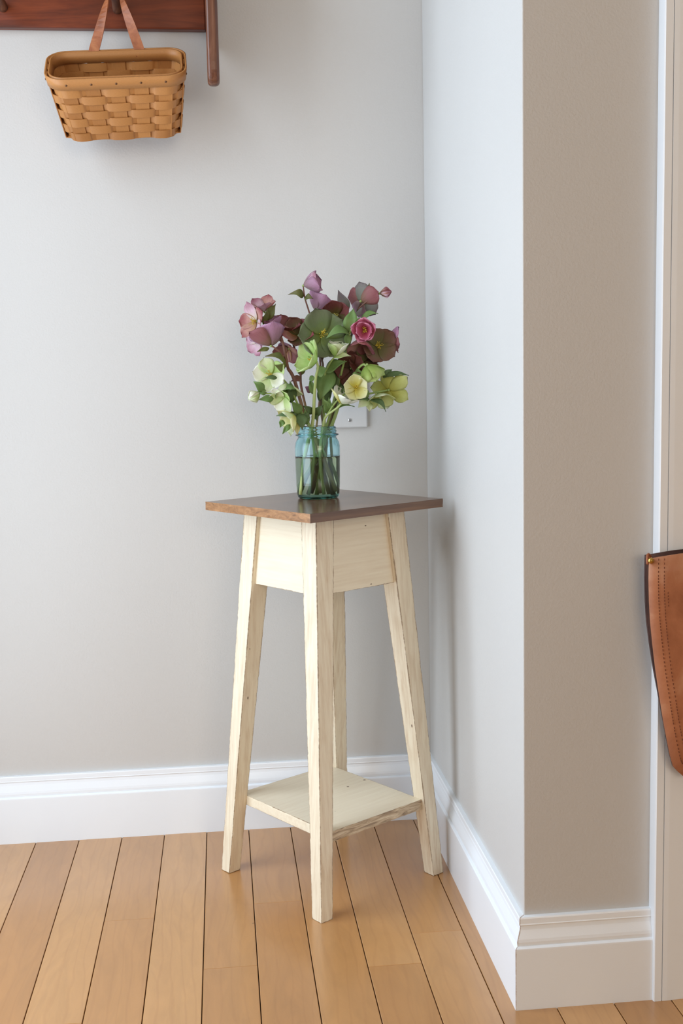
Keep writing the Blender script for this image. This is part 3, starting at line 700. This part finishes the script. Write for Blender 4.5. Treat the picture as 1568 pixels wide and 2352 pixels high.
leaf(h, (880, 862), (939, 862), -.008, -.014, .0055, 'leafdark', .08, face=(0, .6, .7)); leaf(h, (880, 868), (900, 848), -.006, -.002, .006, 'leafdark', .2)
leaf(h, (848, 918), (812, 924), -.02, -.03, .007, 'leafdark', .2, face=(-.1, .7, .6)); leaf(h, (850, 918), (886, 946), -.02, -.03, .0065, 'leafdark', .25, face=(.2, .6, .6))
leaf(h, (846, 915), (822, 936), -.02, -.022, .009, 'palegreen', .1); leaf(h, (846, 912), (824, 900), -.02, -.02, .009, 'leaf', .1); leaf(h, (848, 924), (848, 946), -.016, -.02, .006, 'palegreen', .1)
leaf(h, (915, 890), (922, 900), .004, .004, .004, 'pink', .1, name='bract')

# 13: left pale green
h = hell('hellebore with cream green open bloom and white bud drooping at the left', 775, 1136, .0)
stem(h, [(775, 1136, 0), (748, 1050, -.004), (715, 985, -.014), (700, 962, -.020), (682, 925, -.026), (668, 895, -.024), (648, 870, -.018), (622, 858, -.014)], .0026, .0014, 'stemgreen')
stem(h, [(672, 905, -.025), (645, 902, -.03), (615, 904, -.03), (596, 902, -.03)], .0014, .001, 'stemgreen')
flower(h, 622, 861, -.016, .034, (-.3, .1, .9), 'palegreen', 84, 58, cup=.22, wide=.52, rot=.4, mats=['palegreen', 'whitep', 'lime'])
flower(h, 655, 880, -.026, .034, (.12, -.85, .35), 'palegreen', 72, 24, cup=.4, wide=.48, rot=.2, mats=['palegreen', 'leaf', 'lime'], stam=False)
flower(h, 652, 912, -.030, .030, (-.45, -.35, .5), 'whitep', 74, 44, cup=.3, wide=.42, rot=.6, mats=['whitep', 'palegreen', 'lime'], stam=False)
bud(h, 597, 902, -.03, .027, (-.8, -.45, .2), ['whitep', 'palegreen', 'whitep'])
leaf(h, (606, 898), (582, 876), -.03, -.034, .0075, 'leaf', .15); leaf(h, (612, 902), (590, 900), -.03, -.03, .006, 'leaf', .2); leaf(h, (628, 916), (594, 918), -.03, -.034, .0062, 'leaf', .1)
leaf(h, (636, 868), (608, 868), -.03, -.032, .004, 'leafdark', .15); leaf(h, (668, 925), (666, 875), -.022, -.03, .009, 'leafdark', .1, face=(.3, .1, .9))

# 14: low left pale yellow
h = hell('hellebore with pale yellow green bloom hanging over the jar rim', 712, 1136, -.014)
stem(h, [(712, 1136, -.014), (722, 1050, -.018), (712, 985, -.022), (704, 966, -.026), (694, 952, -.030), (680, 955, -.034)], .0024, .0014, 'stemgreen')
flower(h, 679, 957, -.034, .033, (-.72, -.35, .3), 'creamp', 70, 26, cup=.4, wide=.5, rot=.3, mats=['creamp', 'palegreen', 'creamp'], stam=False)
leaf(h, (690, 950), (669, 922), -.03, -.034, .0085, 'leaf', .12); leaf(h, (684, 952), (634, 955), -.034, -.03, .005, 'leafdark', .15)
leaf(h, (690, 950), (694, 987), -.032, -.042, .0105, 'leafdark', .2); leaf(h, (666, 975), (648, 997), -.034, -.036, .0045, 'leaf', .1); leaf(h, (650, 965), (643, 982), -.03, -.034, .005, 'leaf', .1)
leaf(h, (696, 952), (712, 960), -.03, -.03, .006, 'leafdark', .2); leaf(h, (704, 975), (700, 940), -.024, -.03, .006, 'leaf', .1); leaf(h, (718, 950), (696, 932), -.014, -.02, .006, 'leafdark', .15)
leaf(h, (722, 955), (742, 930), -.01, -.02, .007, 'leafdark', .15); leaf(h, (720, 952), (728, 966), -.012, -.022, .006, 'leafdark', .1); leaf(h, (682, 970), (682, 1000), -.036, -.038, .005, 'creamp', .1, name='bract')

# ------------------------------------------------------------------ blank wall plate
PX, PZ = -0.1515, 0.8465
pl = empty('wall_plate', (PX, 0, PZ - 0.057)); tag(pl, 'white blank wall plate with screw behind the bouquet', 'wall plate')
mesh('plate', boxv(PX - 0.035, PX + 0.035, -0.0062, 0.0, PZ - 0.057, PZ + 0.057), BOXF, M['plate'], pl, bevel=0.003, seg=3)
for s in (-1, 1):
    z = PZ + s * 0.0418
    V, F = lathe([(0.0, 0.0018), (0.0024, 0.0016), (0.0034, 0.0004), (0.0036, -0.0006), (0.0, -0.0006)], 20, (PX, -0.0062, z), (0, -1, 0))
    sc_ = mesh('screw', V, F, M['screw'], pl, smooth=True)
    mesh('slot', boxv(PX - 0.0009, PX + 0.0009, -0.0083, -0.0072, z - 0.0009, z + 0.0009), BOXF, M['hole'], sc_)

# ------------------------------------------------------------------ peg rail with shelf
RX0, RX1 = -1.10, -0.4028
rail = empty('peg_rail', ((RX0 + RX1) / 2, 0, 1.5218)); tag(rail, 'dark red brown wooden peg rail with side brackets fixed to the wall', 'peg rail')
mesh('board', boxv(RX0, RX1, -0.020, 0, 1.5218, 1.66), BOXF, M['redwood'], rail, bevel=0.003, origin=((RX0 + RX1) / 2, -0.01, 1.59))
mesh('shelf', boxv(RX0 - 0.03, RX1 + 0.032, -0.205, 0, 1.66, 1.68), BOXF, M['redwood'], rail, bevel=0.004, origin=((RX0 + RX1) / 2, -0.1, 1.67))
def bracket(x0, x1):
    """side panel with a straight front edge and rounded foot"""
    prof = [(0.0, 1.66), (-0.198, 1.66)] + [tuple(p.yz) for p in spline([(0, -0.198, 1.60), (0, -0.198, 1.52), (0, -0.198, 1.44), (0, -0.196, 1.405), (0, -0.186, 1.388), (0, -0.170, 1.384), (0, -0.152, 1.392), (0, -0.12, 1.42), (0, -0.075, 1.455), (0, -0.03, 1.485), (0, 0.0, 1.50)], 4)]
    n = len(prof); V = [(x, y, z) for x in (x0, x1) for (y, z) in prof]
    F = [(i, (i + 1) % n, n + (i + 1) % n, n + i) for i in range(n)] + [tuple(range(n)), tuple(range(n, 2 * n))]
    return mesh('bracket', V, F, M['bracket'], rail, bevel=0.007, seg=4, origin=((x0 + x1) / 2, -0.08, 1.5))
bracket(RX1, RX1 + 0.0205); bracket(RX0 - 0.0205, RX0)
def peg(x, z):
    V, F = lathe([(0.0, -0.004), (0.0085, -0.004), (0.0085, 0.010), (0.0075, 0.03), (0.0072, 0.055), (0.0085, 0.068), (0.0135, 0.076), (0.0155, 0.084), (0.0135, 0.092), (0.007, 0.097), (0.0, 0.098)], 24, (x, -0.020, z), (0, -1, 0.13))
    return mesh('peg', V, F, M['peg'], rail, smooth=True, origin=(x, -0.02, z))
PEGX, PEGZ = -0.5605, 1.5545
for i in range(3): peg(PEGX - 0.2015 * i, PEGZ + 0.001 * i)

# ------------------------------------------------------------------ splint basket
BW, BD, BHT, PHI, ROLL = 0.231, 0.110, 0.115, R(38), R(2.6)
bz_w, bz_d = 0.200, 0.088
BO = Vector((-0.5600, -0.088, 1.4640))      # middle of the back rim
BR = Matrix.Rotation(ROLL, 3, 'Y').inverted() @ Matrix.Rotation(PHI, 3, 'X')
def bl(x, y, z):    # basket frame: x along the width, y from the back rim (0) to the front (-BD), z down from the rim
    return BO + BR @ Vector((x, y, z))
basket = empty('splint_basket', bl(0, -BD / 2, -BHT)); tag(basket, 'tan woven wood splint basket hanging from the peg by leather strap', 'basket')
def ringpt(t, z, grow=0.0, rc=0.030):
    """point on the rounded-rectangle section at depth z (<=0), t in [0,1) from the front-left corner counter-clockwise"""
    k = -z / BHT; W_ = lerp(BW, bz_w, k) + 2 * grow; D_ = lerp(BD, bz_d, k) + 2 * grow; r = rc + grow
    yc = -BD / 2
    segs = [('l', W_ - 2 * r), ('c', r * math.pi / 2), ('l', D_ - 2 * r), ('c', r * math.pi / 2)] * 2
    tot = sum(s[1] for s in segs); d = (t % 1.0) * tot
    cx = [(-W_ / 2 + r, -D_ / 2), (W_ / 2 - r, -D_ / 2 + r), (W_ / 2, -D_ / 2 + r), (W_ / 2 - r, D_ / 2 - r), (W_ / 2 - r, D_ / 2), (-W_ / 2 + r, D_ / 2 - r), (-W_ / 2, D_ / 2 - r), (-W_ / 2 + r, -D_ / 2 + r)]
    dirs = [(1, 0), None, (0, 1), None, (-1, 0), None, (0, -1), None]; a0 = [0, -math.pi / 2, 0, 0, 0, math.pi / 2, 0, math.pi]
    for i, (kd, ln) in enumerate(segs):
        if d <= ln or i == 7:
            if kd == 'l': x = cx[i][0] + dirs[i][0] * d; y = cx[i][1] + dirs[i][1] * d; nx, ny = dirs[i][1], -dirs[i][0]
            else:
                a = a0[i] + d / r; x = cx[i][0] + r * math.cos(a); y = cx[i][1] + r * math.sin(a); nx, ny = math.cos(a), math.sin(a)
            return x, y + yc, nx, ny
        d -= ln
def t_of(z):     # fractions of the perimeter where the four sides' straight runs begin and end
    k = -z / BHT; W_ = lerp(BW, bz_w, k); D_ = lerp(BD, bz_d, k); r = 0.030
    c = r * math.pi / 2; a = W_ - 2 * r; b_ = D_ - 2 * r; tot = 2 * (a + b_) + 4 * c
    return a / tot, c / tot, b_ / tot
# stakes: five on the front and back, three at each end
stakes = [('f', -0.084), ('f', -0.042), ('f', 0.0), ('f', 0.042), ('f', 0.084), ('r', 0), ('r', 1), ('r', 2), ('b', 0.084), ('b', 0.042), ('b', 0.0), ('b', -0.042), ('b', -0.084), ('l', 0), ('l', 1), ('l', 2)]
def stake_pos(i, z):
    s, u = stakes[i]; k = -z / BHT; sc = lerp(1.0, bz_w / BW, k); W_ = lerp(BW, bz_w, k) / 2; D_ = lerp(BD, bz_d, k) / 2; yc = -BD / 2
    if s == 'f': return Vector((u * sc, yc - D_, z)), Vector((1, 0, 0)), Vector((0, -1, 0))
    if s == 'b': return Vector((u * sc, yc + D_, z)), Vector((-1, 0, 0)), Vector((0, 1, 0))
    e = (-0.030, 0.0, 0.030)[u] * lerp(1, bz_d / BD, k)
    if s == 'r': return Vector((W_, yc + e, z)), Vector((0, 1, 0)), Vector((1, 0, 0))
    return Vector((-W_, yc - e, z)), Vector((0, -1, 0)), Vector((-1, 0, 0))
for i in range(16):
    V = []; UV = []; n = 10; hw = 0.0125 if stakes[i][0] in 'fb' else 0.0098
    for k in range(n + 1):
        z = lerp(0.0, -BHT + 0.0015, k / n); p, tn, nr = stake_pos(i, z)
        for g in (-1, 1): V.append(bl(*(p + tn * g * hw * lerp(1.0, 0.86, k / n)))); UV.append((k / n, 0.5 + 0.5 * g))
    # turn under the floor of the basket
    p, tn, nr = stake_pos(i, -BHT)
    for g in (-1, 1): V.append(bl(*(p - nr * 0.02 + tn * g * hw * 0.86 + Vector((0, 0, -0.001))))); UV.append((1, .5 + .5 * g))
    F = [(2 * k, 2 * k + 1, 2 * k + 3, 2 * k + 2) for k in range(n + 1)]
    mesh('stake', V, F, M['splint'], basket, smooth=False, uvs=UV, solid=0.0016, origin=bl(*stake_pos(i, -0.06)[0]))
# floor strips
for i in range(5):
    p0, _, _ = stake_pos(i, -BHT); p1, _, _ = stake_pos(12 - i, -BHT); hw = 0.011
    V = [bl(p0.x - hw, p0.y + .004, -BHT + .001), bl(p0.x + hw, p0.y + .004, -BHT + .001), bl(p1.x + hw, p1.y - .004, -BHT + .001), bl(p1.x - hw, p1.y - .004, -BHT + .001)]
    mesh('floor_strip', V, [(0, 1, 2, 3)], M['splint'], basket, uvs=[(0, 0), (0, 1), (1, 1), (1, 0)], solid=0.0016, origin=bl(p0.x, -BD / 2, -BHT))
for i in range(3):
    p0, _, _ = stake_pos(5 + i, -BHT); p1, _, _ = stake_pos(15 - i, -BHT); hw = 0.011; y = p0.y
    V = [bl(p0.x - .004, y - hw, -BHT + .003), bl(p0.x - .004, y + hw, -BHT + .003), bl(p1.x + .004, y + hw, -BHT + .003), bl(p1.x + .004, y - hw, -BHT + .003)]
    mesh('floor_strip', V, [(0, 1, 2, 3)], M['splint'], basket, uvs=[(0, 0), (0, 1), (1, 1), (1, 0)], solid=0.0016, origin=bl(0, y, -BHT))
# weavers: seven hoops going over and under the stakes
def perim_t(i, z):
    """perimeter fraction of stake i"""
    p, _, _ = stake_pos(i, z); best = (9, 0)
    for k in range(240):
        x, y, nx, ny = ringpt(k / 240, z); d = (x - p.x) ** 2 + (y - p.y) ** 2
        if d < best[0]: best = (d, k / 240)
    return best[1]
ROWH = (BHT - 0.0195) / 7
for row in range(7):
    zc = -0.0195 - ROWH * (row + 0.5); hh = ROWH * 0.545
    ts = sorted([(perim_t(i, zc), i) for i in range(16)])
    V = []; UV = []; NS = 300
    for k in range(NS):
        t = k / NS
        # phase between neighbouring stakes
        j = max([m for m in range(16) if ts[m][0] <= t], default=15) if t >= ts[0][0] else 15
        ta, ia = ts[j]; tb, ib = ts[(j + 1) % 16]; ta_ = ta; tb_ = tb
        if j == 15:
            tb_ = tb + 1
            if t < ts[0][0]: ta_ = ta - 1; tb_ = tb
        u = (t - ta_) / (tb_ - ta_)
        sa = 1 if (ia + row) % 2 == 0 else -1
        c = math.cos(math.pi * u); c = math.copysign(abs(c) ** 0.55, c)
        off = sa * c * 0.0027
        for g in (-1, 1):
            z = zc + g * hh; x, y, nx, ny = ringpt(t, z); V.append(bl(x + nx * off, y + ny * off, z)); UV.append((t * 12, .5 + .5 * g))
    F = [(2 * k, 2 * k + 1, (2 * k + 3) % (2 * NS), (2 * k + 2) % (2 * NS)) for k in range(NS)]
    mesh('weaver', V, F, M['splint'], basket, smooth=False, uvs=UV, solid=0.0014, origin=bl(0, -BD / 2, zc))
def hoop(name, z0, z1, grow, th):
    V = []; UV = []; NS = 120
    for k in range(NS):
        for g, z in ((0, z0), (1, z1)):
            x, y, nx, ny = ringpt(k / NS, min(z, 0), grow); V.append(bl(x, y, z)); UV.append((k / NS * 12, g))
    F = [(2 * k, 2 * k + 1, (2 * k + 3) % (2 * NS), (2 * k + 2) % (2 * NS)) for k in range(NS)]
    return mesh(name, V, F, M['splint'], basket, smooth=True, uvs=UV, solid=th, origin=bl(0, -BD / 2, 0))
hoop('outer_rim', -0.0185, 0.001, 0.0034, 0.0028)
hoop('inner_rim', -0.0175, 0.0015, -0.0030, 0.0026)
for i in range(16):
    p, tn, nr = stake_pos(i, -0.009); c = bl(*(p + nr * 0.0048)); ax = BR @ nr
    V, F = lathe([(0.0, 0.0008), (0.0014, 0.0006), (0.0021, 0.0), (0.0021, -0.0008), (0.0, -0.0008)], 10, c, ax)
    mesh('tack', V, F, M['tack'], basket, smooth=True, origin=c)
# leather strap over the peg
tipv = Vector((0, -1, 0.13)).normalized(); pk = Vector((PEGX, -0.020, PEGZ)) + tipv * 0.060
lo_l = bl(-0.0405, -0.0012, -0.003); lo_r = bl(0.0405, -0.0012, -0.003)
arc = [pk + Vector((0.0095 * math.sin(a), 0, 0.0095 * math.cos(a))) for a in (R(-62), R(-30), R(0), R(30), R(62))]
path = [bl(-0.0405, -0.0030, -0.014), lo_l, lerp(lo_l, arc[0], 0.35), lerp(lo_l, arc[0], 0.75)] + arc + [lerp(lo_r, arc[-1], 0.75), lerp(lo_r, arc[-1], 0.35), lo_r, bl(0.0405, -0.0030, -0.014)]
ctl = []; m = len(path)
for i, p in enumerate(path):
    d = (path[min(i + 1, m - 1)] - path[max(i - 1, 0)]).normalized(); k = min(i, m - 1 - i)
    hw = (0.0088, 0.0088, 0.0084, 0.0070, 0.0060, 0.0056, 0.0056)[k]
    s = Vector({0: (1, 0, .1), 1: (1, 0, .1), 2: (1, -.2, .1), 3: (.8, -.65, .1)}.get(k, (0, -1, .13)))
    ctl.append((s - d * s.dot(d)).normalized() * hw)
ce = spline(path, 5); cs = spline(ctl, 5); V = []; UV = []
for i, (p, s) in enumerate(zip(ce, cs)):
    for g in (-1, 1): V.append(p + s * g); UV.append((i / len(ce), .5 + .5 * g))
F = [(2 * i, 2 * i + 1, 2 * i + 3, 2 * i + 2) for i in range(len(ce) - 1)]
mesh('strap', V, F, M['strap'], basket, smooth=False, uvs=UV, solid=0.0022, origin=pk)

# ------------------------------------------------------------------ leather bag at the door casing
YF, YK = -D - CT - 0.022, -D - CT - 0.007       # front and back faces at the top
BPX = [(1490, 1283), (1489, 1330), (1490, 1380), (1493, 1430), (1498, 1480), (1505, 1540), (1514, 1600), (1525, 1670), (1537, 1732), (1545, 1760), (1556, 1772), (1570, 1784)]
left = [(p.x, p.z) for p in (at(x, y, YF) for x, y in BPX)] + [(0.235, 0.3365), (0.275, 0.3345)]
BCX = 0.335; ZT = left[0][1]
bagr = empty('leather_bag', (BCX, YF + 0.01, 0.335)); tag(bagr, 'worn tan leather tote bag hanging beside the door casing', 'bag')
outl = list(left); outl_r = [(2 * BCX - x, z) for x, z in reversed(left)]
def rim(up): return [(2 * BCX - 0.2, ZT + 0.005 + up), (2 * BCX - 0.26, ZT + 0.009 + up), (BCX, ZT + 0.011 + up), (0.26, ZT + 0.009 + up), (0.2, ZT + 0.005 + up)]
def back_y(z): return lerp(YF + 0.0015, YK, min(1, max(0, (z - 0.42) / 0.12)))
def panel(name, yf, bulge, mat, up=0.0, th=0.0028):
    """leather panel filled as rings towards its middle, bulging outwards"""
    ring_ = [(x, z + (up if i in (0, len(outl) * 2 - 1) else 0)) for i, (x, z) in enumerate(outl + outl_r)] + rim(up)
    cx_, cz_ = BCX, 0.49; V = []; n = len(ring_); rings = 7
    for k in range(rings):
        s = 1 - k / rings
        for (x, z) in ring_:
            z2 = cz_ + (z - cz_) * s; V.append((cx_ + (x - cx_) * s, yf(z2) - bulge * (1 - s ** 3), z2))
    V.append((cx_, yf(cz_) - bulge, cz_))
    F = [(k * n + i, k * n + (i + 1) % n, (k + 1) * n + (i + 1) % n, (k + 1) * n + i) for k in range(rings - 1) for i in range(n)]
    F += [((rings - 1) * n + i, (rings - 1) * n + (i + 1) % n, rings * n) for i in range(n)]
    return mesh(name, V, F, mat, bagr, smooth=True, solid=th, origin=(BCX, YF, 0.49))
panel('front_panel', lambda z: YF, 0.004, M['bag'])
panel('back_panel', back_y, -0.001, M['bagdark'], 0.0025)
# gusset between the panels
gl = outl + outl_r; V = []
for i, (x, z) in enumerate(gl):
    s = Vector((x - BCX, 0, z - 0.49)).normalized(); yb = back_y(z)
    for y, sh in ((YF, 0.0), ((YF + yb) / 2, -0.003), (yb, 0.0)): V.append(Vector((x, y, z)) + s * (sh - 0.001))
F = [(3 * i + j, 3 * i + j + 1, 3 * i + j + 4, 3 * i + j + 3) for i in range(len(gl) - 1) for j in (0, 1)]
mesh('gusset', V, F, M['bagdark'], bagr, smooth=True, solid=0.0020, origin=(BCX, YF, 0.49))
def stitches(name, shift, z0, z1, step=0.0042):
    mb = MB(); P = spline([Vector((x, 0, z)) for x, z in left[:11]], 20); last = None
    for i in range(len(P) - 1):
        p = P[i]
        if not (z0 < p.z < z1): continue
        if last is not None and (p - last).length < step: continue
        last = p; d = (P[i + 1] - p).normalized(); nrm = Vector((-d.z, 0, d.x)); nrm = nrm if nrm.x > 0 else -nrm
        a = p + nrm * shift; e = a + d * step * 0.62
        y = YF - 0.004 * (1 - (1 - shift / (BCX - p.x)) ** 3) - 0.0016
        mb.add(*tube([(a.x, y, a.z), (e.x, y, e.z)], 0.0005, 5))
    return mesh(name, mb.v, mb.f, M['thread'], bagr)
stitches('stitching', 0.0125, 0.34, 0.645); stitches('stitching', 0.0205, 0.34, 0.645); stitches('stitching', 0.0255, 0.572, 0.592, 0.0036)
V, F = lathe([(0.0, 0.004), (0.003, 0.0035), (0.0042, 0.001), (0.0042, -0.002), (0.0, -0.002)], 14, (left[0][0] + 0.002, YF - 0.0015, ZT - 0.0025), (-0.3, -1, 0.1)); mesh('rivet', V, F, M['brass'], bagr, smooth=True)
V, F = tube(spline([(left[0][0] - 0.001, YF + 0.002, ZT - 0.008), (left[0][0] - 0.001, YF + 0.003, ZT + 0.002), (left[0][0] + 0.002, YF + 0.006, ZT + 0.0045), (left[0][0] + 0.006, YF + 0.008, ZT - 0.001)], 5), 0.0020, 8); mesh('corner_loop', V, F, M['strap'], bagr, smooth=True)
for y in (YF - 0.003, YK):
    pts = spline([(BCX - 0.075, y, 0.60), (BCX - 0.070, y, 0.68), (BCX - 0.045, lerp(y, -D - 0.033, .6), 0.80), (KX - 0.014, -D - 0.033, KZ + 0.004), (KX, -D - 0.033, KZ + 0.0125), (KX + 0.014, -D - 0.033, KZ + 0.004), (BCX + 0.045, lerp(y, -D - 0.033, .6), 0.80), (BCX + 0.070, y, 0.68), (BCX + 0.075, y, 0.60)], 6)
    V, F = tube(pts, 0.0042, 8); mesh('handle', V, F, M['strap'], bagr, smooth=True)
